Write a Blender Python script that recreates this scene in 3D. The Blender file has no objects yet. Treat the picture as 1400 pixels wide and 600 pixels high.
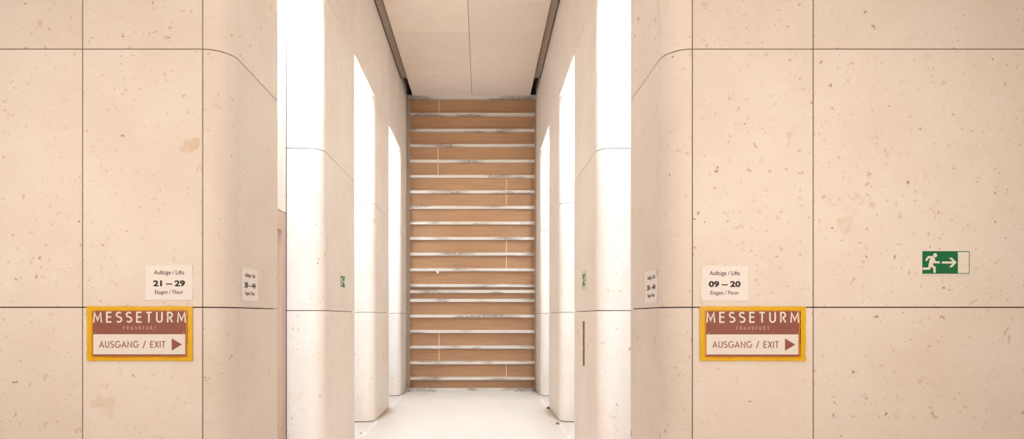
import bpy, bmesh, math, random
from mathutils import Vector, Matrix, noise

random.seed(4)
SC = bpy.context.scene
COL = SC.collection
H = 1.55                      # eye height in metres; the plan below is laid out in multiples of it

# ------------------------------------------------------------------ camera, world, lights, exposure
cam_d = bpy.data.cameras.new('camera')
cam = bpy.data.objects.new('camera', cam_d)
COL.objects.link(cam)
cam.location = (0, 0, H)
cam.rotation_euler = (math.radians(90), 0, 0)
cam_d.sensor_width = 36
cam_d.lens = 840 / 1400 * 36
cam_d.shift_x = (700 - 658) / 1400
cam_d.shift_y = (432 - 300) / 1400
cam_d.clip_start = 0.05
SC.camera = cam

SC.view_settings.view_transform = 'Standard'
SC.view_settings.look = 'None'
SC.view_settings.gamma = 1
SC.view_settings.exposure = 0.08
SC.view_settings.use_curve_mapping = False

world = bpy.data.worlds.new('lobby_ambient')
SC.world = world
world.use_nodes = True
bg = world.node_tree.nodes['Background']
bg.inputs[0].default_value = (1.0, 0.91, 0.83, 1)
bg.inputs[1].default_value = 0.35


def area_light(name, loc, rot, sx, sy, watts, color, spread=180):
    d = bpy.data.lights.new(name, 'AREA')
    d.shape = 'RECTANGLE'
    d.size, d.size_y = sx, sy
    d.energy = watts
    d.color = color
    d.spread = math.radians(spread)
    o = bpy.data.objects.new(name, d)
    o.location = loc
    o.rotation_euler = [math.radians(a) for a in rot]
    COL.objects.link(o)
    return o


WL, WR = 1.012 * H, 0.742 * H          # corridor side planes, left and right of the eye
ZF1 = 2.456 * H                        # front wall
R = 0.102 * H                          # rounded corner radius
PIERS = [(2.456 * H, 3.052 * H), (3.905 * H, 4.90 * H), (5.793 * H, 6.72 * H), (7.68 * H, 8.42 * H)]
NICHES = [(3.052 * H, 3.905 * H), (4.90 * H, 5.793 * H), (6.72 * H, 7.68 * H)]
ZBACK = 8.30 * H
ND = 0.225 * H                         # depth of the lift niches
CEIL = 3.97 * H
ROWS = [0.012, 1.035 * H, 2.067 * H, 3.085 * H, 4.10 * H]

# hidden niche lamps, plus unseen fill lights added for walls, corridor and niches
WARM = (0.98, 0.90, 0.79)
area_light('lobby_fill_left', (-1.75 * H, 0.95 * H, 1.5 * H), (90, 0, 0), 1.1, 1.1, 26, WARM)  # unseen fill, added to brighten the left front wall
area_light('lobby_fill_right', (1.36 * H, 0.95 * H, 1.5 * H), (90, 0, 0), 1.1, 1.1, 26, WARM)  # unseen fill, added to brighten the right front wall
area_light('lobby_fill_behind', (-0.13 * H, -2.2 * H, 1.0 * H), (90, 0, 0), 3.4, 2.4, 100, (1.0, 0.92, 0.84))  # added fill behind the camera, lifts the corridor from the front
area_light('lobby_fill_top', (-0.13 * H, 1.25 * H, 3.9 * H), (0, 0, 0), 1.6, 1.0, 66, (1.0, 0.90, 0.84))  # added overhead fill, brightens the corridor faces of the first piers
COOL = (0.68, 0.88, 1.06)
for za, zb in NICHES:
    zc, zl = (za + zb) / 2, (zb - za) * 0.75
    for s, W in ((-1, WL), (1, WR)):
        area_light('niche_lamp', (s * (W + 0.115 * H), zc, 3.30 * H), (0, 0, 0), 0.16, zl, 118, COOL)
        area_light('niche_fill', (s * (W + 0.13 * H), za + 0.03, 1.85 * H), (90, 0, 0), 0.18, 3.5 * H, 22.5, COOL)  # added upright fill, brightens the pier fronts lower down


# ------------------------------------------------------------------ materials
def srgb(r, g, b):
    f = lambda c: (c / 255 / 12.92) if c / 255 <= 0.04045 else ((c / 255 + 0.055) / 1.055) ** 2.4
    return (f(r), f(g), f(b), 1)


class NT:
    def __init__(self, name):
        self.m = bpy.data.materials.new(name)
        self.m.use_nodes = True
        self.t = self.m.node_tree
        self.b = self.t.nodes['Principled BSDF']

    def n(self, kind, **props):
        x = self.t.nodes.new(kind)
        for k, v in props.items():
            setattr(x, k, v)
        return x

    def l(self, a, b):
        self.t.links.new(a, b)

    def math(self, op, a, b=None, c=None, clamp=False):
        x = self.n('ShaderNodeMath', operation=op, use_clamp=clamp)
        for i, v in enumerate((a, b, c)):
            if v is None:
                continue
            if isinstance(v, (int, float)):
                x.inputs[i].default_value = v
            else:
                self.l(v, x.inputs[i])
        return x.outputs[0]

    def ramp(self, v, lo, hi):
        x = self.n('ShaderNodeMapRange', clamp=True)
        self.l(v, x.inputs[0])
        x.inputs[1].default_value, x.inputs[2].default_value = lo, hi
        return x.outputs[0]

    def mix(self, fac, a, b, mode='MIX'):
        x = self.n('ShaderNodeMix', data_type='RGBA', blend_type=mode)
        for i, v in ((0, fac), (6, a), (7, b)):
            if isinstance(v, (int, float, tuple)):
                x.inputs[i].default_value = v
            else:
                self.l(v, x.inputs[i])
        return x.outputs[2]

    def noise(self, vec, scale, detail=3, rough=0.55):
        x = self.n('ShaderNodeTexNoise')
        self.l(vec, x.inputs['Vector'])
        x.inputs['Scale'].default_value = scale
        x.inputs['Detail'].default_value = detail
        x.inputs['Roughness'].default_value = rough
        return x

    def voro(self, vec, scale):
        x = self.n('ShaderNodeTexVoronoi')
        self.l(vec, x.inputs['Vector'])
        x.inputs['Scale'].default_value = scale
        return x


def stone_material(name, base, dark, speck_amt=1.0, rough=0.5):
    """Beige fossil limestone: mottled ground, warm blotches, small brown flecks and rings."""
    k = NT(name)
    tc = k.n('ShaderNodeTexCoord')
    geo = k.n('ShaderNodeNewGeometry')
    isl = geo.outputs['Random Per Island']
    off = k.n('ShaderNodeCombineXYZ')
    for i, f in enumerate((31.0, 53.0, 17.0)):
        k.l(k.math('MULTIPLY', isl, f), off.inputs[i])
    add = k.n('ShaderNodeVectorMath', operation='ADD')
    k.l(tc.outputs['Object'], add.inputs[0])
    k.l(off.outputs[0], add.inputs[1])
    P = add.outputs[0]

    def warped(scale, amt):
        n = k.noise(P, scale, 2)
        s = k.n('ShaderNodeVectorMath', operation='SUBTRACT')
        k.l(n.outputs['Color'], s.inputs[0])
        s.inputs[1].default_value = (0.5, 0.5, 0.5)
        sc = k.n('ShaderNodeVectorMath', operation='SCALE')
        k.l(s.outputs[0], sc.inputs[0])
        sc.inputs['Scale'].default_value = amt
        a = k.n('ShaderNodeVectorMath', operation='ADD')
        k.l(P, a.inputs[0])
        k.l(sc.outputs[0], a.inputs[1])
        return a.outputs[0]

    c = k.mix(k.ramp(k.noise(P, 1.6, 4).outputs['Fac'], 0.38, 0.72), base, dark)
    c = k.mix(k.math('MULTIPLY', k.ramp(k.noise(P, 38, 3, 0.7).outputs['Fac'], 0.42, 0.75), 0.35), c, dark)
    c = k.mix(k.math('MULTIPLY', k.ramp(k.noise(P, 9, 4, 0.7).outputs['Fac'], 0.5, 0.8), 0.30), c,
              tuple(min(1, v * 1.10) for v in base[:3]) + (1,))
    # per panel tone
    tone = k.n('ShaderNodeMapRange')
    k.l(isl, tone.inputs[0])
    tone.inputs[3].default_value, tone.inputs[4].default_value = 0.96, 1.04
    hsv = k.n('ShaderNodeHueSaturation')
    k.l(c, hsv.inputs['Color'])
    k.l(tone.outputs[0], hsv.inputs['Value'])
    c = hsv.outputs[0]

    def flecks(c, wscale, wamt, vscale, thr, gate, color, amt):
        v = k.voro(warped(wscale, wamt), vscale)
        sep = k.n('ShaderNodeSeparateColor')
        k.l(v.outputs['Color'], sep.inputs[0])
        size = k.math('MULTIPLY', k.math('ADD', sep.outputs[1], 0.35), thr)
        m = k.ramp(k.math('SUBTRACT', size, v.outputs['Distance']), 0.0, thr * 0.35)
        m = k.math('MULTIPLY', m, k.math('GREATER_THAN', sep.outputs[0], gate))
        m = k.math('MULTIPLY', m, k.math('MULTIPLY', sep.outputs[2], amt * speck_amt))
        return k.mix(m, c, color)

    c = flecks(c, 4.0, 0.50, 2.2, 0.15, 0.60, srgb(210, 170, 128), 0.50)      # warm blotches
    c = flecks(c, 9, 0.26, 6, 0.13, 0.60, srgb(180, 132, 96), 0.85)           # fossils
    c = flecks(c, 22, 0.10, 15, 0.17, 0.64, srgb(168, 122, 90), 0.85)          # flecks
    c = flecks(c, 45, 0.05, 34, 0.24, 0.55, srgb(188, 148, 118), 0.55)         # specks
    for sc_, lo, hi, am, cl in ((11, 0.66, 0.74, 0.40, srgb(204, 162, 124)), (30, 0.66, 0.75, 0.42, srgb(198, 158, 126))):
        m = k.ramp(k.noise(warped(sc_ * 0.7, 1.2 / sc_), sc_, 3, 0.6).outputs['Fac'], lo, hi)
        c = k.mix(k.math('MULTIPLY', m, am * speck_amt), c, cl)
    k.l(c, k.b.inputs['Base Color'])
    k.b.inputs['Roughness'].default_value = rough
    k.b.inputs['Specular IOR Level'].default_value = 0.3
    bump = k.n('ShaderNodeBump')
    bump.inputs['Strength'].default_value = 0.05
    bump.inputs['Distance'].default_value = 0.002
    k.l(k.noise(P, 120, 3).outputs['Fac'], bump.inputs['Height'])
    k.l(bump.outputs[0], k.b.inputs['Normal'])
    return k.m


def plain(name, col, rough=0.6, metal=0.0, var=0.06, scale=20, stretch=(1, 1, 1), spec=0.4):
    k = NT(name)
    tc = k.n('ShaderNodeTexCoord')
    mp = k.n('ShaderNodeMapping')
    k.l(tc.outputs['Object'], mp.inputs[0])
    mp.inputs['Scale'].default_value = stretch
    n = k.noise(mp.outputs[0], scale, 4)
    c = k.mix(k.ramp(n.outputs['Fac'], 0.3, 0.7), tuple(v * (1 - var) for v in col[:3]) + (1,),
              tuple(min(1, v * (1 + var)) for v in col[:3]) + (1,))
    k.l(c, k.b.inputs['Base Color'])
    k.b.inputs['Roughness'].default_value = rough
    k.b.inputs['Metallic'].default_value = metal
    k.b.inputs['Specular IOR Level'].default_value = spec
    return k.m


def rail_material():
    k = NT('galvanised_rail')
    tc = k.n('ShaderNodeTexCoord')
    mp = k.n('ShaderNodeMapping')
    k.l(tc.outputs['Object'], mp.inputs[0])
    mp.inputs['Scale'].default_value = (1, 1, 5)
    n1 = k.noise(mp.outputs[0], 1.1, 2)
    n2 = k.noise(mp.outputs[0], 26, 5, 0.7)
    m = k.math('MULTIPLY', k.ramp(n1.outputs['Fac'], 0.5, 0.62), k.ramp(n2.outputs['Fac'], 0.36, 0.6))
    c = k.mix(m, srgb(206, 192, 179), srgb(112, 88, 70))
    k.l(c, k.b.inputs['Base Color'])
    k.b.inputs['Metallic'].default_value = 0.25
    k.b.inputs['Roughness'].default_value = 0.42
    return k.m


def board_material():
    k = NT('brown_board')
    tc = k.n('ShaderNodeTexCoord')
    mp = k.n('ShaderNodeMapping')
    k.l(tc.outputs['Object'], mp.inputs[0])
    mp.inputs['Scale'].default_value = (0.5, 1, 5)
    n = k.noise(mp.outputs[0], 3.5, 5, 0.6)
    n2 = k.noise(tc.outputs['Object'], 60, 3)
    c = k.mix(k.ramp(n.outputs['Fac'], 0.3, 0.7), srgb(156, 111, 74), srgb(171, 126, 87))
    c = k.mix(k.math('MULTIPLY', k.ramp(n2.outputs['Fac'], 0.5, 0.75), 0.25), c, srgb(138, 97, 66))
    k.l(c, k.b.inputs['Base Color'])
    k.b.inputs['Roughness'].default_value = 0.6
    return k.m


M_STONE = stone_material('limestone', srgb(234, 221, 209), srgb(227, 211, 195))
M_CEIL = stone_material('ceiling_limestone', srgb(232, 212, 194), srgb(228, 206, 186), 0.7)
M_CORE = plain('joint_mortar', srgb(76, 52, 36), 0.9)
M_VOID = plain('dark_void', srgb(70, 48, 34), 0.9)
M_FLOOR = plain('pale_floor', srgb(213, 196, 182), 0.5, var=0.03, scale=3)
M_SHEET = plain('floor_covering', srgb(213, 196, 182), 0.55, var=0.03, scale=2.2)
M_TRIM = plain('cove_metal', srgb(162, 142, 124), 0.5, 0.2)
M_RAIL = rail_material()
M_BOARD = board_material()
M_POST = plain('post_steel', srgb(170, 150, 132), 0.45, 0.3, stretch=(1, 1, 0.1))
M_DOOR = plain('lift_door_steel', srgb(196, 168, 148), 0.38, 0.6, var=0.04, scale=6, stretch=(20, 20, 0.3))
M_LEAF = plain('lift_leaf_steel', srgb(222, 210, 198), 0.45, 0.15, var=0.03, scale=6, stretch=(20, 20, 0.3))
M_BROWN = plain('sign_brown', srgb(146, 86, 70), 0.5, var=0.03)
M_WHITE = plain('sign_white', srgb(238, 226, 216), 0.5, var=0.02)
M_SUB = plain('sign_pale_brown', srgb(214, 178, 162), 0.5, var=0.02)
M_TAPE = plain('yellow_tape', srgb(230, 178, 20), 0.4, var=0.06, scale=30)
M_TAPE2 = plain('yellow_tape_overlap', srgb(206, 130, 22), 0.4, var=0.10, scale=30)
M_PAPER = plain('paper', srgb(241, 232, 225), 0.7, var=0.015)
M_INK = plain('black_ink', srgb(52, 38, 32), 0.7, var=0.02)
M_GREEN = plain('safety_green', srgb(20, 108, 62), 0.45, var=0.08)
M_GLOW = plain('luminescent_cream', srgb(232, 224, 208), 0.5, var=0.02)
M_PLATE = plain('sign_plate', srgb(214, 196, 170), 0.5, var=0.03)
M_SCREW = plain('screw_metal', srgb(190, 170, 155), 0.35, 0.7)
M_BRONZE = plain('dark_bronze', srgb(116, 84, 62), 0.4, 0.3)
M_BRASS = plain('button_brass', srgb(176, 142, 112), 0.35, 0.4)
M_PINK = plain('pink_tape', srgb(226, 186, 180), 0.6, var=0.08)
M_PLASTIC = plain('grey_plastic', srgb(158, 140, 122), 0.35, var=0.2, scale=14)
M_SCRAP = plain('brown_scrap', srgb(146, 108, 84), 0.8, var=0.15)
M_SEAM = plain('seam_light', srgb(236, 206, 170), 0.6)  # pale colour painted in for light coming through the board gaps


# ------------------------------------------------------------------ mesh helpers
class MB:
    """Collects shapes and links them as one mesh object."""

    def __init__(self):
        self.v, self.f, self.mi = [], [], []

    def add(self, verts, faces, mi=0):
        b = len(self.v)
        self.v += [tuple(p) for p in verts]
        self.f += [tuple(b + i for i in f) for f in faces]
        self.mi += [mi] * len(faces)

    def box(self, x0, y0, z0, x1, y1, z1, mi=0):
        x0, x1 = min(x0, x1), max(x0, x1)
        y0, y1 = min(y0, y1), max(y0, y1)
        vs = [(x, y, z) for z in (z0, z1) for x, y in ((x0, y0), (x1, y0), (x1, y1), (x0, y1))]
        self.add(vs, [(3, 2, 1, 0), (4, 5, 6, 7), (0, 1, 5, 4), (1, 2, 6, 5), (2, 3, 7, 6), (3, 0, 4, 7)], mi)

    def prism(self, poly, z0, z1, mi=0):
        n = len(poly)
        vs = [(x, y, z0) for x, y in poly] + [(x, y, z1) for x, y in poly]
        fs = [tuple(reversed(range(n))), tuple(range(n, 2 * n))]
        fs += [(i, (i + 1) % n, n + (i + 1) % n, n + i) for i in range(n)]
        self.add(vs, fs, mi)

    def plate(self, poly, d0, d1, mi=0):
        """A flat outline in local X/Z, extruded along -Y from d0 to d1 (towards the viewer)."""
        n = len(poly)
        vs = [(x, -d0, z) for x, z in poly] + [(x, -d1, z) for x, z in poly]
        fs = [tuple(reversed(range(n))), tuple(range(n, 2 * n))]
        fs += [(i, (i + 1) % n, n + (i + 1) % n, n + i) for i in range(n)]
        self.add(vs, fs, mi)

    def ribbon(self, pts, w, d0, d1, closed=False):
        """A mitred stroke of width w along pts, as a thin raised plate."""
        pts = [Vector(p) for p in pts]
        n = len(pts)
        L, Rr = [], []
        for i, p in enumerate(pts):
            a = pts[i - 1] if i > 0 else (pts[-1] if closed else None)
            b = pts[i + 1] if i < n - 1 else (pts[0] if closed else None)
            da = (p - a).normalized() if a is not None else None
            db = (b - p).normalized() if b is not None else None
            if da is None:
                da = db
            if db is None:
                db = da
            na, nb = Vector((-da.y, da.x)), Vector((-db.y, db.x))
            m = na + nb
            m = m.normalized() if m.length > 1e-4 else na
            k = min(2.2, 1 / max(0.3, m.dot(na)))
            L.append(p + m * w / 2 * k)
            Rr.append(p - m * w / 2 * k)
        for i in range(n if closed else n - 1):
            j = (i + 1) % n
            self.plate([L[i], L[j], Rr[j], Rr[i]], d0, d1)

    def build(self, name, mats, parent=None, smooth=None):
        me = bpy.data.meshes.new(name)
        me.from_pydata(self.v, [], self.f)
        if not isinstance(mats, (list, tuple)):
            mats = [mats]
        for m in mats:
            me.materials.append(m)
        for p, mi in zip(me.polygons, self.mi):
            p.material_index = mi
        bm = bmesh.new()
        bm.from_mesh(me)
        bmesh.ops.recalc_face_normals(bm, faces=bm.faces)
        bm.to_mesh(me)
        bm.free()
        o = bpy.data.objects.new(name, me)
        COL.objects.link(o)
        if parent:
            o.parent = parent
        if smooth:
            me.shade_smooth()
            me.set_sharp_from_angle(angle=math.radians(smooth))
        return o


def tag(o, label=None, cat=None, group=None, kind=None):
    for k, v in (('label', label), ('category', cat), ('group', group), ('kind', kind)):
        if v:
            o[k] = v
    return o


def empty(name, loc, rz=0.0):
    o = bpy.data.objects.new(name, None)
    o.empty_display_size = 0.1
    o.location = loc
    o.rotation_euler = (0, 0, rz)
    COL.objects.link(o)
    return o


def inset_line(pl, t):
    """Offset an open plan polyline to its left by t."""
    out = []
    n = len(pl)
    for i in range(n):
        p = Vector(pl[i])
        da = (p - Vector(pl[i - 1])).normalized() if i > 0 else None
        db = (Vector(pl[i + 1]) - p).normalized() if i < n - 1 else None
        da, db = da or db, db or da
        na, nb = Vector((-da.y, da.x)), Vector((-db.y, db.x))
        m = (na + nb).normalized()
        out.append(tuple(p + m * t / max(0.3, m.dot(na))))
    return out


def trim_line(pl, a, b):
    """Shorten an open polyline by a at its start and b at its end."""
    pl = [Vector(p) for p in pl]
    pl[0] = pl[0] + (pl[1] - pl[0]).normalized() * a
    pl[-1] = pl[-1] + (pl[-2] - pl[-1]).normalized() * b
    return [tuple(p) for p in pl]


THICK, DEEP, JOINT, HAIR = 0.028, 0.024, 0.0075, 0.0016


def clad(mb, pieces, rows, side, joint=JOINT):
    """Stone slabs along plan pieces (polyline, gap at start, gap at end), one per row of heights.
    The plan is written for the right-hand side (inside of the stone to the left of travel)."""
    for pl, g0, g1 in pieces:
        pl = trim_line(pl, g0, g1)
        inner = inset_line(pl, THICK)
        poly = list(pl) + list(reversed(inner))
        poly = [(side * x, y) for x, y in poly]
        for i in range(len(rows) - 1):
            z0 = rows[i] + (joint / 2 if i else 0)
            mb.prism(poly, z0, rows[i + 1] - joint / 2, 0)


def arc(cx, cy, r, a0, a1, n=14):
    return [(cx + r * math.cos(math.radians(a0 + (a1 - a0) * i / n)), cy + r * math.sin(math.radians(a0 + (a1 - a0) * i / n)))
            for i in range(n + 1)]


# ------------------------------------------------------------------ stone walls and piers
# plan direction for the right side: from far outside towards the corridor, round the corner, along the corridor, out again;
# the stone lies to the left?  x grows outwards, y grows into the picture: travelling towards -x, the inside (+y) is on the right,
# so the polylines are written in the opposite direction (return, corridor face, corner, front).
def pier(side, W, idx, name, label):
    zf, ze = PIERS[idx]
    mb = MB()
    hw = HAIR / 2
    corner = list(reversed(arc(W + R, zf + R, R, 270, 180)))      # from the corridor face to the front face
    face = [(W, ze), (W, zf + R)]
    ret = [(W + ND + 0.25, ze), (W, ze)]
    pieces = []
    if idx < 3:
        pieces.append((ret, 0, 0.0006))
    pieces.append((face, 0.0006, hw))
    if idx == 0:
        pieces.append((corner, hw, JOINT / 2))
        cuts = [0.845, 1.327, 2.19, 3.1, 4.2] if side > 0 else [1.114, 1.594, 2.56, 3.5, 4.4]
        cuts[0] = (W + R) / H
        for i in range(len(cuts) - 1):
            pieces.append(([(cuts[i] * H, zf), (cuts[i + 1] * H, zf)], JOINT / 2, JOINT / 2))
        out = cuts[-1] * H
        rows = ROWS
        clad(mb, pieces, rows, side)
        core = [(out, zf + DEEP), (W + R, zf + DEEP)]
        core = [(out, zf + DEEP)] + list(reversed(inset_line(corner, DEEP))) + [(W + DEEP, ze - DEEP), (W + ND + 0.25, ze - DEEP),
                                                                             (W + ND + 0.25, ze - 0.2), (out, ze - 0.2)]
    else:
        front = corner + [(W + ND, zf)]
        rows = ROWS[:4]
        pieces.append((front, hw, 0))
        clad(mb, pieces, rows, side)
        # above the lintel height only the niche side of the pier is stone
        clad(mb, [([(W + 0.05 * H, zf), (W + ND, zf)], 0, 0)], [ROWS[3] + JOINT / 2, ROWS[4]], side)
        e = ze - DEEP if idx < 3 else ze
        core = [(W + ND + 0.25, zf + DEEP)] + list(reversed(inset_line(corner, DEEP))) + [(W + DEEP, e), (W + ND + 0.25, e)]
    mb.prism([(side * x, y) for x, y in core], 0, ROWS[3] + (0.9 * H if idx == 0 else 0.0), 1)
    if idx:
        mb.prism([(side * x, y) for x, y in [(W + 0.045 * H, zf + DEEP), (W + 0.045 * H, min(e, ZBACK + 0.1)), (W + ND + 0.25, min(e, ZBACK + 0.1)), (W + ND + 0.25, zf + DEEP)]],
                 ROWS[3], ROWS[4], 1)
    o = mb.build(name, [M_STONE, M_CORE], smooth=30)
    tag(o, label, 'wall', None, 'structure')
    return o


def upper_wall(side, W, name, label):
    """The continuous stone band above the lift openings; its lower edge is the lintel."""
    mb = MB()
    cuts = [3.052, 4.0, 4.90, 5.89, 6.72, 7.78, 8.42]
    for a, b in zip(cuts[:-1], cuts[1:]):
        x0, x1 = side * W, side * (W + 0.045 * H)
        mb.box(x0, a * H + HAIR / 2, ROWS[3] + JOINT / 2, x1, b * H - HAIR / 2, ROWS[4], 0)
    mb.box(side * (W + 0.012), 3.06 * H, ROWS[3] + 0.02, side * (W + 0.044 * H), 8.41 * H, ROWS[4], 1)
    return tag(mb.build(name, [M_STONE, M_CORE]), label, 'wall', None, 'structure')


pier(-1, WL, 0, 'wall_left_front', 'broad beige limestone wall with rounded corner left of the corridor')
pier(1, WR, 0, 'wall_right_front', 'broad beige limestone wall with rounded corner right of the corridor')
WORD = ['', 'first', 'second', 'rearmost']
for k in (1, 2, 3):
    pier(-1, WL, k, 'wall_left_' + ['', 'near', 'middle', 'rear'][k],
         'rounded limestone wall pier on the left, %s one inside the corridor' % WORD[k])
    pier(1, WR, k, 'wall_right_' + ['', 'near', 'middle', 'rear'][k],
         'rounded limestone wall pier on the right, %s one inside the corridor' % WORD[k])
upper_wall(-1, WL, 'wall_left_upper', 'smooth limestone band above the lift openings on the left')
upper_wall(1, WR, 'wall_right_upper', 'smooth limestone band above the lift openings on the right')

# niche backs: stone above, steel lift door below
DOOR_TOP = 1.65 * H
for s, W, sn in ((-1, WL, 'left'), (1, WR, 'right')):
    for i, (a, b) in enumerate(NICHES):
        xb = W + ND
        mb = MB()
        zs = [DOOR_TOP, 3.085 * H, 4.10 * H]
        for z0, z1 in zip(zs[:-1], zs[1:]):
            mb.box(s * xb, a + 0.006, z0 + JOINT / 2, s * (xb + 0.03), b - 0.024, z1 - JOINT / 2, 0)
        mb.box(s * (xb + 0.028), a - 0.02, DOOR_TOP + 0.01, s * (xb + 0.09), b - 0.028, zs[-1], 1)
        order = ['nearest', 'middle', 'farthest'][i]
        tag(mb.build('wall_%s_transom' % sn, [M_STONE, M_CORE]), 'limestone panel above the %s lift door on the %s' % (order, sn), 'wall', None, 'structure')
        n = i + 1 + (0 if s < 0 else 3)
        d = empty('door_%d' % n, (s * xb, (a + b) / 2, 0))
        tag(d, 'brushed steel lift door of the %s niche on the %s' % (order, sn), 'lift door', None, 'structure')
        y0, y1 = a - d.location.y, b - d.location.y
        fr = MB()
        jw = 0.15
        fr.box(0, y0 + 0.004, 0, s * 0.11, y0 + jw, DOOR_TOP - 0.004)
        fr.box(0, y1 - jw, 0, s * 0.11, y1 - 0.024, DOOR_TOP - 0.004)
        fr.box(0, y0 + jw, DOOR_TOP - 0.18, s * 0.11, y1 - jw, DOOR_TOP - 0.004)
        fr.build('door_frame', M_DOOR, d)
        ym = (y0 + y1) / 2
        for p, q in ((y0 + jw, ym - 0.002), (ym + 0.002, y1 - jw)):
            lf = MB()
            lf.box(s * 0.065, p, 0.008, s * 0.10, q, DOOR_TOP - 0.18)
            lf.build('door_leaf', M_LEAF, d)
        sill = MB()
        sill.box(s * 0.004, y0 + jw, 0, s * 0.064, y1 - jw, 0.006)
        sill.build('door_sill', M_DOOR, d)

# ------------------------------------------------------------------ floor and ceiling
mb = MB()
mb.box(-4.6 * H, -4.0 * H, -0.15, 4.6 * H, 8.7 * H, 0.0)
tag(mb.build('floor', M_FLOOR), 'pale cream stone floor of the lift corridor and its niches', 'floor', None, 'structure')

mb = MB()
xs = [-0.925 * H, -0.128 * H, 0.658 * H]
ys = [2.456 * H, 3.43 * H, 4.43 * H, 5.43 * H, 6.43 * H, 7.43 * H, 8.28 * H]
for i in range(2):
    for j in range(len(ys) - 1):
        mb.box(xs[i] + (0.004 if i else 0), ys[j] + 0.003, CEIL, xs[i + 1] - (0 if i else 0.004), ys[j + 1] - 0.003, CEIL + 0.03, 0)
mb.box(xs[0] + 0.01, ys[0], CEIL + 0.022, xs[2] - 0.01, ys[-1], CEIL + 0.07, 1)
tag(mb.build('ceiling', [M_CEIL, M_CORE]), 'beige stone ceiling panels in two rows above the corridor', 'ceiling', None, 'structure')
mb = MB()
mb.box(-4.6 * H, ys[0] + 0.01, 4.10 * H, 4.6 * H, 8.7 * H, 4.2 * H)
tag(mb.build('ceiling_slab', M_VOID), 'dark slab in the slots beside the corridor ceiling panels', 'ceiling', None, 'structure')
mb = MB()
mb.box(-4.6 * H, -4.0 * H, 4.0 * H, 4.6 * H, ys[0], 4.15 * H)
tag(mb.build('ceiling_lobby', M_CEIL), 'beige lobby ceiling in front of the stone walls', 'ceiling', None, 'structure')

for n, (s, W, xe, nm) in enumerate(((-1, WL, 0.925 * H, 'left'), (1, WR, 0.658 * H, 'right'))):
    mb = MB()
    g0, g1 = xe + 0.012, W - 0.004
    z = CEIL + 0.012
    mb.box(s * g0, ys[0], z, s * g1, 7.68 * H, z + 0.02)
    mb.box(s * g0, ys[0], z - 0.018, s * (g0 + 0.012), 7.68 * H, z + 0.07)
    mb.box(s * (g1 - 0.012), ys[0], z + 0.0, s * g1, 7.68 * H, z + 0.05)
    tag(mb.build('trim_%d' % (n + 1), M_TRIM), 'brown metal channel in the ceiling slot along the %s wall' % nm, 'trim', None, 'structure')

# ------------------------------------------------------------------ partition closing the corridor
PX = lambda px: (px - 658) / 101.2 * H
PZ = lambda py: H + (432 - py) / 101.2 * H
part_root = empty('partition', (PX(646), ZBACK, 0))
tag(part_root, 'brown board partition with many horizontal steel rails closing the corridor end', 'partition')


def pbox(mb, px0, py0, px1, py1, y0, y1):
    mb.box(PX(px0) - part_root.location.x, y0, max(0, PZ(py1)), PX(px1) - part_root.location.x, y1, PZ(py0))


XL, XR = 555.8, 733.0
RAILS = [156.6, 178.3, 199.0, 220.4, 241.3, 262.4, 283.6, 304.9, 326.0, 347.3, 368.6, 390.3, 398.4, 410.6, 431.9, 453.0, 474.4, 495.6, 517.2]
for y in RAILS:
    mb = MB()
    pbox(mb, 560.5, y - 2.0, 731.0, y + 2.0, -0.012, 0.050)
    pbox(mb, 560.5, y - 2.0, 731.0, y - 1.5, -0.018, -0.012)
    pbox(mb, 560.5, y + 1.5, 731.0, y + 2.0, -0.018, -0.012)
    mb.build('rail', M_RAIL, part_root)
mb = MB()
pbox(mb, XL, 131.2, XR, 136.0, -0.03, 0.052)
pbox(mb, XL, 130.6, XR, 131.4, -0.05, 0.035)
o = mb.build('top_rail', M_RAIL, part_root)
mb = MB()
pbox(mb, XL, 530.4, XR, 533.6, -0.03, 0.04)
pbox(mb, XL, 532.6, XR, 533.8, -0.10, -0.03)
o = mb.build('bottom_rail', M_RAIL, part_root)
edges = [133.6] + RAILS + [532.0]
for a, b in zip(edges[:-1], edges[1:]):
    mb = MB()
    pbox(mb, XL + 1, a + 0.3, XR - 1, b - 0.3, 0.048, 0.07)
    mb.build('board', M_BOARD, part_root)
for x0, x1 in ((XL, 560.6), (730.8, XR + 0.4)):
    mb = MB()
    pbox(mb, x0, 131, x1, 533.5, 0.0, 0.05)
    inner = x1 - 1.4 if x0 < 600 else x0
    pbox(mb, inner, 131, inner + 1.4, 533.5, -0.014, 0.0)
    outer = x0 if x0 < 600 else x1 - 1.3
    pbox(mb, outer, 131, outer + 1.3, 533.5, -0.014, 0.0)
    mb.build('post', M_POST, part_root)
for px, a, b in ((598.6, 201.2, 218.2), (598.6, 222.6, 239.1), (600.0, 455.2, 472.2), (600.0, 476.6, 493.4),
                 (692.4, 243.6, 260.2), (692.4, 264.6, 281.4), (692.4, 328.2, 345.1), (692.4, 349.5, 366.4), (692.4, 497.8, 515.0), (600.0, 136.5, 154.4)):
    mb = MB()
    pbox(mb, px - 0.35, a, px + 0.35, b, 0.0465, 0.050)
    tag(mb.build('seam', M_SEAM, part_root), 'pale upright strip standing in for light through the joint between boards')
mb = MB()
xx, zz = PX(598) - part_root.location.x, PZ(370.6)
mb.add([(xx - 0.03, -0.02, zz), (xx + 0.03, -0.02, zz), (xx + 0.022, -0.02, zz - 0.05), (xx + 0.004, -0.02, zz - 0.055),
        (xx - 0.03, 0.004, zz), (xx + 0.03, 0.004, zz), (xx + 0.022, 0.004, zz - 0.05), (xx + 0.004, 0.004, zz - 0.055)],
       [(0, 1, 2, 3), (7, 6, 5, 4), (0, 4, 5, 1), (1, 5, 6, 2), (2, 6, 7, 3), (3, 7, 4, 0)])
tag(mb.build('clip', M_WHITE, part_root), 'small white clip hanging below a rail')
mb = MB()
xx = PX(645) - part_root.location.x
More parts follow.
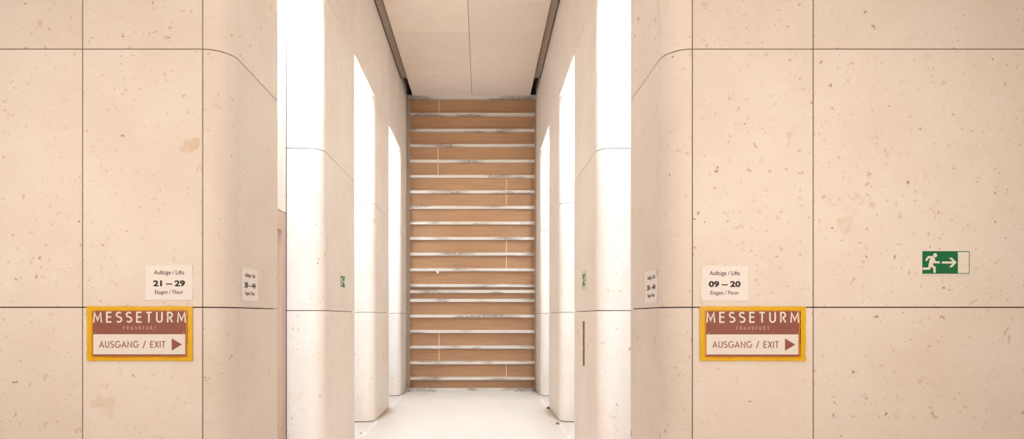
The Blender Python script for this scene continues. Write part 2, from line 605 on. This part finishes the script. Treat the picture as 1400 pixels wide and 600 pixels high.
mb.plate([(xx - 0.10, 0.028), (xx, 0.008), (xx + 0.10, 0.028), (xx, 0.052)], 0.031, 0.105)
mb.plate([(xx + 0.022 * math.cos(t * math.pi / 5), 0.062 + 0.022 * math.sin(t * math.pi / 5)) for t in range(10)], 0.03, 0.045)
tag(mb.build('bracket', M_POST, part_root), 'grey diamond bracket on the bottom rail')

tag_back = MB()
tag_back.box(-WL - 0.3, ZBACK + 0.12, 0, WR + 0.3, ZBACK + 0.2, 4.1 * H)
tag(tag_back.build('wall_back', M_VOID), 'dark wall behind the brown board partition', 'wall', None, 'structure')


# ------------------------------------------------------------------ lettering
def S_curve():
    top = [(0.27 + 0.23 * math.cos(math.radians(a)), 0.745 + 0.215 * math.sin(math.radians(a))) for a in range(35, 271, 20)]
    bot = [(0.27 + 0.25 * math.cos(math.radians(a)), 0.275 + 0.235 * math.sin(math.radians(a))) for a in range(80, -156, -20)]
    return top + bot


def ring(cx, cy, rx, ry, a0, a1, n=16):
    return [(cx + rx * math.cos(math.radians(a0 + (a1 - a0) * i / n)), cy + ry * math.sin(math.radians(a0 + (a1 - a0) * i / n))) for i in range(n + 1)]


GLYPH = {
    'M': (0.80, [[(0.04, 0), (0.10, 0.93), (0.40, 0.22), (0.70, 0.93), (0.76, 0)]]),
    'E': (0.52, [[(0.50, 0.96), (0.06, 0.96), (0.06, 0.04), (0.50, 0.04)], [(0.06, 0.52), (0.47, 0.52)]]),
    'S': (0.54, [S_curve()]),
    'T': (0.54, [[(0.0, 0.955), (0.54, 0.955)], [(0.27, 0.93), (0.27, 0)]]),
    'U': (0.62, [[(0.06, 1), (0.06, 0.30)] + ring(0.31, 0.30, 0.25, 0.26, 190, 350, 12) + [(0.56, 0.30), (0.56, 1)]]),
    'R': (0.56, [[(0.06, 0), (0.06, 0.955), (0.24, 0.955)] + ring(0.26, 0.72, 0.22, 0.235, 80, -80, 10) + [(0.06, 0.485)], [(0.24, 0.48), (0.52, 0)]]),
    'A': (0.72, [[(0.03, 0), (0.36, 0.93), (0.69, 0)], [(0.15, 0.32), (0.57, 0.32)]]),
    'G': (0.80, [ring(0.42, 0.5, 0.38, 0.46, 45, 355, 24) + [(0.80, 0.46), (0.48, 0.46)]]),
    'N': (0.70, [[(0.06, 0), (0.06, 0.95), (0.64, 0.05), (0.64, 1)]]),
    'X': (0.58, [[(0.02, 0), (0.56, 1)], [(0.02, 1), (0.56, 0)]]),
    'I': (0.12, [[(0.06, 0), (0.06, 1)]]),
    'F': (0.48, [[(0.06, 0), (0.06, 0.96), (0.46, 0.96)], [(0.06, 0.5), (0.42, 0.5)]]),
    'K': (0.56, [[(0.06, 0), (0.06, 1)], [(0.52, 1), (0.08, 0.5), (0.54, 0)]]),
    '/': (0.50, [[(0.05, -0.08), (0.45, 1.05)]]),
    ' ': (0.28, []),
}


def stroke_text(name, s, x0, x1, z0, h, w, d0, d1, mat, parent):
    """Even-stroke capitals between x0 and x1 with baseline z0 and cap height h."""
    adv = [GLYPH[c][0] for c in s]
    free = (x1 - x0) / h - sum(adv)
    gap = free / (len(s) - 1)
    mb = MB()
    x = x0 / h
    for c, a in zip(s, adv):
        for q, st in enumerate(GLYPH[c][1]):          # crossing strokes differ a hair in height
            mb.ribbon([((x + px) * h, z0 + pz * h) for px, pz in st], w, d0, d1 + 0.0002 * q)
        x += a + gap
    return mb.build(name, mat, parent)


def font_text(name, s, cx, z0, x_width, depth, mat, parent, height=None, bold=0.0):
    """Built-in font text turned into a mesh: centred on cx, baseline z0, scaled to x_width (and cap height)."""
    cu = bpy.data.curves.new(name, 'FONT')
    cu.body = s
    cu.size = 1
    cu.offset = bold
    cu.extrude = 0.004
    cu.resolution_u = 3
    t = bpy.data.objects.new('tmp_text', cu)
    COL.objects.link(t)
    dg = bpy.context.evaluated_depsgraph_get()
    dg.update()
    me = bpy.data.meshes.new_from_object(t.evaluated_get(dg))
    bpy.data.objects.remove(t)
    bpy.data.curves.remove(cu)
    xs_ = [v.co.x for v in me.vertices]
    ys_ = [v.co.y for v in me.vertices]
    k = x_width / (max(xs_) - min(xs_))
    kz = height / max(ys_) if height else k
    mid = (max(xs_) + min(xs_)) / 2
    for v in me.vertices:
        x, y, z = v.co
        v.co = ((x - mid) * k + cx, -depth - z * 0.1, z0 + y * kz)
    me.materials.clear()
    me.materials.append(mat)
    me.name = name
    o = bpy.data.objects.new(name, me)
    COL.objects.link(o)
    o.parent = parent
    return o


# ------------------------------------------------------------------ signs on the walls
U = H / 342.0                          # one photograph pixel on the front wall, in metres
FX = lambda px: (px - 658) * U
FZ = lambda py: H + (432 - py) * U


def rect(x0, z0, x1, z1):
    return [(x0, z0), (x1, z0), (x1, z1), (x0, z1)]


def info_sign(px0, py0, label):
    """Brown board with white strip, framed in yellow tape; px0, py0 = upper left of the tape in the photograph."""
    r = empty('direction_sign', (FX(px0 + 72.5), ZF1, FZ(py0 + 76)))
    tag(r, label, 'sign', 'taped exit direction signs on the front walls')
    X = lambda p: (p - 72.5) * U
    Z = lambda p: (76 - p) * U
    mb = MB()
    mb.plate(rect(X(7), Z(72), X(138), Z(6)), 0.0, 0.006)
    mb.build('board', M_BROWN, r)
    mb = MB()
    mb.plate(rect(X(9.3), Z(66.4), X(134.7), Z(39.0)), 0.006, 0.0075)
    tag(mb.build('white_strip', M_WHITE, r), 'white strip with brown lettering')
    stroke_text('title_lettering', 'MESSETURM', X(9.4), X(135.4), Z(22.8), 14.2 * U, 2.1 * U, 0.006, 0.0075, M_WHITE, r)
    stroke_text('subtitle_lettering', 'FRANKFURT', X(50.2), X(94.8), Z(32.7), 4.6 * U, 0.58 * U, 0.006, 0.0072, M_SUB, r)
    stroke_text('exit_lettering', 'AUSGANG / EXIT', X(17.6), X(107.6), Z(57.2), 8.8 * U, 1.2 * U, 0.0075, 0.0085, M_BROWN, r)
    mb = MB()
    mb.plate([(X(116.4), Z(61.2)), (X(130.4), Z(52.9)), (X(116.4), Z(44.6))], 0.0075, 0.0085)
    mb.build('arrow', M_BROWN, r)
    for sx in (12.5, 132.8):
        mb = MB()
        mb.plate([(X(sx) + 0.9 * U * math.cos(t * math.pi / 5), Z(37) + 0.9 * U * math.sin(t * math.pi / 5)) for t in range(10)], 0.006, 0.008)
        mb.build('screw', M_SCREW, r)
    rnd = random.Random(px0)

    def strip(x0, z0, x1, z1, d, m, horizontal):
        """A strip of tape with slightly uneven edges."""
        n = 14
        a, b = [], []
        for i in range(n + 1):
            t = i / n
            j0, j1 = rnd.uniform(-0.5, 0.5) * U, rnd.uniform(-0.5, 0.5) * U
            if horizontal:
                a.append((x0 + (x1 - x0) * t, z0 + j0))
                b.append((x0 + (x1 - x0) * t, z1 + j1))
            else:
                a.append((x0 + j0, z0 + (z1 - z0) * t))
                b.append((x1 + j1, z0 + (z1 - z0) * t))
        q = MB()
        for i in range(n):
            q.plate([a[i], a[i + 1], b[i + 1], b[i]], d, d + 0.0012)
        return q

    for (x0, y0, x1, y1, hz) in ((0, 0.8, 145, 6.2, True), (1, 70.8, 145, 75.2, True), (0.4, 2, 7.4, 74.5, False), (137.4, 1, 144.6, 75.5, False)):
        q = strip(X(x0), Z(y1), X(x1), Z(y0), 0.0062 if not hz else 0.0070, None, hz)
        t = q.build('tape_strip', M_TAPE, r)
        # the tape runs over the edge of the board, where the brown shows through it
        q = MB()
        if hz:
            yy = (6.0, 7.6) if y0 < 30 else (68.8, 71.0)
            q.plate(rect(X(7), Z(yy[1]), X(138), Z(yy[0])), 0.0064, 0.0076)
        else:
            xx_ = (7.2, 9.2) if x0 < 60 else (135.6, 138.0)
            q.plate(rect(X(xx_[0]), Z(70), X(xx_[1]), Z(7)), 0.0064, 0.0074)
        tag(q.build('tape_overlap', M_TAPE2, t), 'darker tape edge over the brown board')
    return r


def lift_paper(loc, rz, w, h, floors, label):
    r = empty('lift_notice', loc, rz)
    tag(r, label, 'notice', 'paper lift notices on the stone walls')
    mb = MB()
    n = 8
    for i in range(n):                    # a sheet whose corners lift a little
        for j in range(n):
            q = []
            for a, b in ((i, j), (i + 1, j), (i + 1, j + 1), (i, j + 1)):
                u, v = a / n * 2 - 1, b / n * 2 - 1
                q.append((u * w / 2, -0.0015 - 0.004 * (u * u * v * v) ** 2, h / 2 + v * h / 2))
            mb.add(q, [(0, 1, 2, 3)])
    o = mb.build('sheet', M_PAPER, r)
    so = o.modifiers.new('thickness', 'SOLIDIFY')
    so.thickness = 0.0006
    font_text('lift_lettering', 'Aufz\u00fcge / Lifts', 0, h * 0.735, w * 0.64, 0.0026, M_INK, r, height=h * 0.118, bold=0.004)
    font_text('floor_numbers', floors, 0, h * 0.40, w * 0.675, 0.0026, M_INK, r, height=h * 0.165, bold=0.038)
    font_text('floor_lettering', 'Etagen / Floor', 0, h * 0.175, w * 0.60, 0.0026, M_INK, r, height=h * 0.112, bold=0.0)
    return r


def exit_sign(loc, rz, w, h, flip, label, plate=0.0):
    r = empty('exit_sign', loc, rz)
    tag(r, label, 'exit sign', 'green escape route signs on the stone walls')
    if plate:
        mb = MB()
        mb.plate(rect(-w / 2 - 0.012, -plate, w / 2 + 0.006, h + plate), 0, 0.003)
        tag(mb.build('backing_plate', M_PLATE, r), 'pale backing plate behind the green sign')
    d = 0.003 if plate else 0.0
    mb = MB()
    mb.plate(rect(-w / 2, 0, w / 2, h), d, d + 0.004)
    mb.build('rim', M_GLOW, r)
    mb = MB()
    e = 0.009 * w / 0.3
    mb.plate(rect(-w / 2 + e, e, w / 2 - e, h - e), d + 0.004, d + 0.005)
    mb.build('panel', M_GREEN, r)
    f = -1 if flip else 1
    sx, sz = w / 670.0, h / 330.0
    T = lambda x, y: (f * (x - 527) * sx, (460 - y) * sz)
    k = (sx + sz) / 2
    d0, d1 = d + 0.005, d + 0.0058
    man = MB()
    man.plate([T(380 + 27 * math.cos(a * math.pi / 10), 203 + 27 * math.sin(a * math.pi / 10)) for a in range(20)], d0, d1)
    man.plate([T(330, 215), T(372, 235), T(372, 275), T(340, 345), T(290, 335), T(308, 265)], d0, d1)
    for q, (pts, wd) in enumerate((([(352, 226), (292, 226), (258, 272)], 26), ([(358, 240), (376, 292), (441, 295)], 27),
                    ([(318, 318), (300, 374), (215, 375)], 30), ([(322, 330), (370, 360), (373, 428)], 30))):
        man.ribbon([T(*p) for p in pts], wd * k, d0, d1 + 0.0002 * (q + 1))
    man.build('running_figure', M_GLOW, r)
    ar = MB()
    ar.ribbon([T(472, 296), T(640, 296)], 27 * k, d0, d1 + 0.0002)
    ar.plate([T(566, 234), T(606, 234), T(668, 295), T(630, 296)], d0, d1)
    ar.plate([T(630, 296), T(668, 295), T(606, 357), T(566, 357)], d0, d1)
    ar.build('arrow', M_GLOW, r)
    dr = MB()
    dr.plate([T(686, 432), T(832, 432), T(832, 160), T(686, 160)], d0, d1)
    dr.build('door_symbol', M_GLOW, r)
    return r


info_sign(119.3, 417.8, 'taped brown exit sign with right arrow under the 21 – 29 notice')
info_sign(956.0, 418.0, 'taped brown exit sign with right arrow under the 09 – 20 notice')

A4W, A4H = 0.292, 0.216
lift_paper((FX(231.5), ZF1, FZ(410)), 0, A4W, A4H, '21 \u2013 29', 'white paper lift notice for floors 21 – 29 on the left front wall')
lift_paper((FX(990.5), ZF1, FZ(411)), 0, A4W, A4H, '09 \u2013 20', 'white paper lift notice for floors 09 – 20 on the right front wall')
ZP = 840 * H * 0.5 * (1.012 / (658 - 329.6) + 1.012 / (658 - 352.6))
lift_paper((-WL, ZP, 1.55 + (432 - 411) / 313 * H), math.radians(90), A4W, A4H, '30 \u2013 44',
           'white paper lift notice for floors 30 – 44 on the left corridor wall')
ZP = 840 * H * 0.5 * (0.742 / (882 - 658) + 0.742 / (900 - 658))
lift_paper((WR, ZP, 1.55 + (432 - 413.5) / 316 * H), math.radians(-90), A4W, A4H, '30 \u2013 44',
           'white paper lift notice for floors 30 – 44 on the right corridor wall')

exit_sign((FX(1292.5), ZF1, FZ(376.3)), 0, 68.5 * U, 35 * U, False, 'large green exit sign with running figure on the right front wall')
ZP = 840 * H * 0.5 * (1.012 / (658 - 464.7) + 1.012 / (658 - 473))
exit_sign((-WL, ZP, H + (432 - 393.6) / 187 * H), math.radians(90), 0.30, 0.142, False, 'small green exit sign on the first pier inside the corridor, left side')
ZP = 840 * H * 0.5 * (0.742 / (795.6 - 658) + 0.742 / (802.0 - 658))
exit_sign((WR, ZP, H + (432 - 391.8) / 190 * H), math.radians(-90), 0.27, 0.148, True, 'small green exit sign on a pale plate above the bronze call panel', 0.028)

# lift call panel
ZP = 840 * H * 0.742 / (798.2 - 658)
cp = empty('call_panel', (WR, ZP, H + (432 - 500) / 189 * H), math.radians(-90))
tag(cp, 'narrow dark bronze lift call panel upright on the right pier', 'call panel')
ph = 61 / 189 * H
mb = MB()
mb.plate(rect(-0.052, 0, 0.052, ph), 0, 0.004)
mb.build('plate', M_BRONZE, cp)
for t in (0.055, 0.415, 0.765):
    mb = MB()
    mb.plate([(0.02 * math.cos(a * math.pi / 8), ph * t + 0.02 * math.sin(a * math.pi / 8)) for a in range(16)], 0.004, 0.009)
    tag(mb.build('button', M_BRASS, cp), 'round brass button')
for t in (0.23, 0.60, 0.9):
    mb = MB()
    mb.plate(rect(-0.035, ph * t - 0.035, 0.035, ph * t + 0.035), 0.004, 0.0048)
    mb.build('display', M_BRONZE, cp)

# ------------------------------------------------------------------ things lying on the floor
def tape_material():
    k = NT('torn_pink_tape')
    tc = k.n('ShaderNodeTexCoord')
    mp = k.n('ShaderNodeMapping')
    k.l(tc.outputs['Object'], mp.inputs[0])
    mp.inputs['Scale'].default_value = (1.5, 1, 1)
    n = k.noise(mp.outputs[0], 9, 2)
    k.l(k.mix(k.ramp(n.outputs['Fac'], 0.47, 0.53), srgb(238, 226, 216), srgb(222, 176, 170)), k.b.inputs['Base Color'])
    k.b.inputs['Roughness'].default_value = 0.6
    return k.m


M_TORN = tape_material()


def dashed_tape(x, y0, y1, seed, label):
    rnd = random.Random(seed)
    mb = MB()
    n = 24
    e = [(rnd.uniform(0.012, 0.028), rnd.uniform(0.012, 0.028)) for _ in range(n + 1)]
    vs = []
    for i, (p, q) in enumerate(e):
        y = y0 + (y1 - y0) * i / n
        vs += [(x - p, y, 0.0004), (x + q, y, 0.0004), (x + q, y, 0.0016), (x - p, y, 0.0016)]
    fs = [(0, 1, 2, 3), tuple(4 * n + i for i in (3, 2, 1, 0))]
    for i in range(n):
        for k in range(4):
            a, b = 4 * i + k, 4 * i + (k + 1) % 4
            fs.append((a, b, b + 4, a + 4))
    mb.add(vs, fs)
    o = mb.build('floor_tape', M_TORN)
    return tag(o, label, 'tape', 'pink tape lines at the lift niches')


dashed_tape(-WL + 0.03, NICHES[1][0], NICHES[1][1] + 0.05, 1, 'pink torn tape on the floor at the middle left niche')
dashed_tape(WR - 0.03, NICHES[1][0], NICHES[1][1] - 0.08, 2, 'pink torn tape on the floor at the middle right niche')
dashed_tape(-WL + 0.03, NICHES[2][0], NICHES[2][1], 3, 'pink torn tape on the floor at the rear left niche')
dashed_tape(WR - 0.03, NICHES[2][0], NICHES[2][1], 4, 'pink torn tape on the floor at the rear right niche')


def crumple(name, loc, sx, sy, sz, mat, seed, label, cat, group=None, n=14):
    mb = MB()
    vs, fs = [], []
    for j in range(n + 1):
        for i in range(n + 1):
            u, v = i / n * 2 - 1, j / n * 2 - 1
            e = max(0, 1 - max(abs(u), abs(v)) ** 4)
            h = abs(noise.noise(Vector((u * 2.6 + seed, v * 2.6, seed * 1.7)))) * 1.6 + 0.15
            wob = 0.14 * noise.noise(Vector((u * 2, v * 2, seed + 9)))
            vs.append((u * sx / 2 * (1 + wob), v * sy / 2 * (1 + wob), 0.0015 + sz * h * e))
    for j in range(n):
        for i in range(n):
            a = j * (n + 1) + i
            fs.append((a, a + 1, a + n + 2, a + n + 1))
    mb.add(vs, fs)
    o = mb.build(name, mat)
    o.location = loc
    so = o.modifiers.new('thickness', 'SOLIDIFY')
    so.thickness = 0.001
    so.offset = 1
    return tag(o, label, cat, group)


crumple('plastic_sheet', (PX(578), ZBACK - 0.20, 0), 0.60, 0.16, 0.055, M_PLASTIC, 3, 'crumpled grey plastic sheet at the left foot of the partition', 'plastic sheet', 'plastic sheets at the partition')
crumple('plastic_sheet', (PX(717), ZBACK - 0.20, 0), 0.44, 0.16, 0.055, M_PLASTIC, 7, 'crumpled grey plastic sheet at the right foot of the partition', 'plastic sheet', 'plastic sheets at the partition')
SX = lambda px, py: ((px - 658) / (py - 432) * H, 840 / (py - 432) * H)
x, y = SX(762.5, 579.5)
crumple('paper_scrap', (x, y, 0), 0.06, 0.10, 0.02, M_SCRAP, 5, 'small brown scrap in front of the right middle pier corner', 'scrap', None, 8)
x, y = SX(749.5, 558.5)
crumple('debris_lump', (x, y, 0), 0.05, 0.08, 0.035, M_SCRAP, 11, 'small brown lump at the rear edge of the right middle pier', 'scrap', None, 8)
x, y = SX(493.5, 592.5)
crumple('debris_lump', (x, y, 0), 0.03, 0.04, 0.01, M_SCRAP, 13, 'tiny dark crumb on the floor beside the left pink tape', 'scrap', None, 6)
x, y = SX(711, 533.5)
crumple('paper_scrap', (x - 0.05, y - 0.2, 0), 0.05, 0.06, 0.03, M_WHITE, 17, 'tiny white scrap at the foot of the partition, right of centre', 'scrap', None, 6)
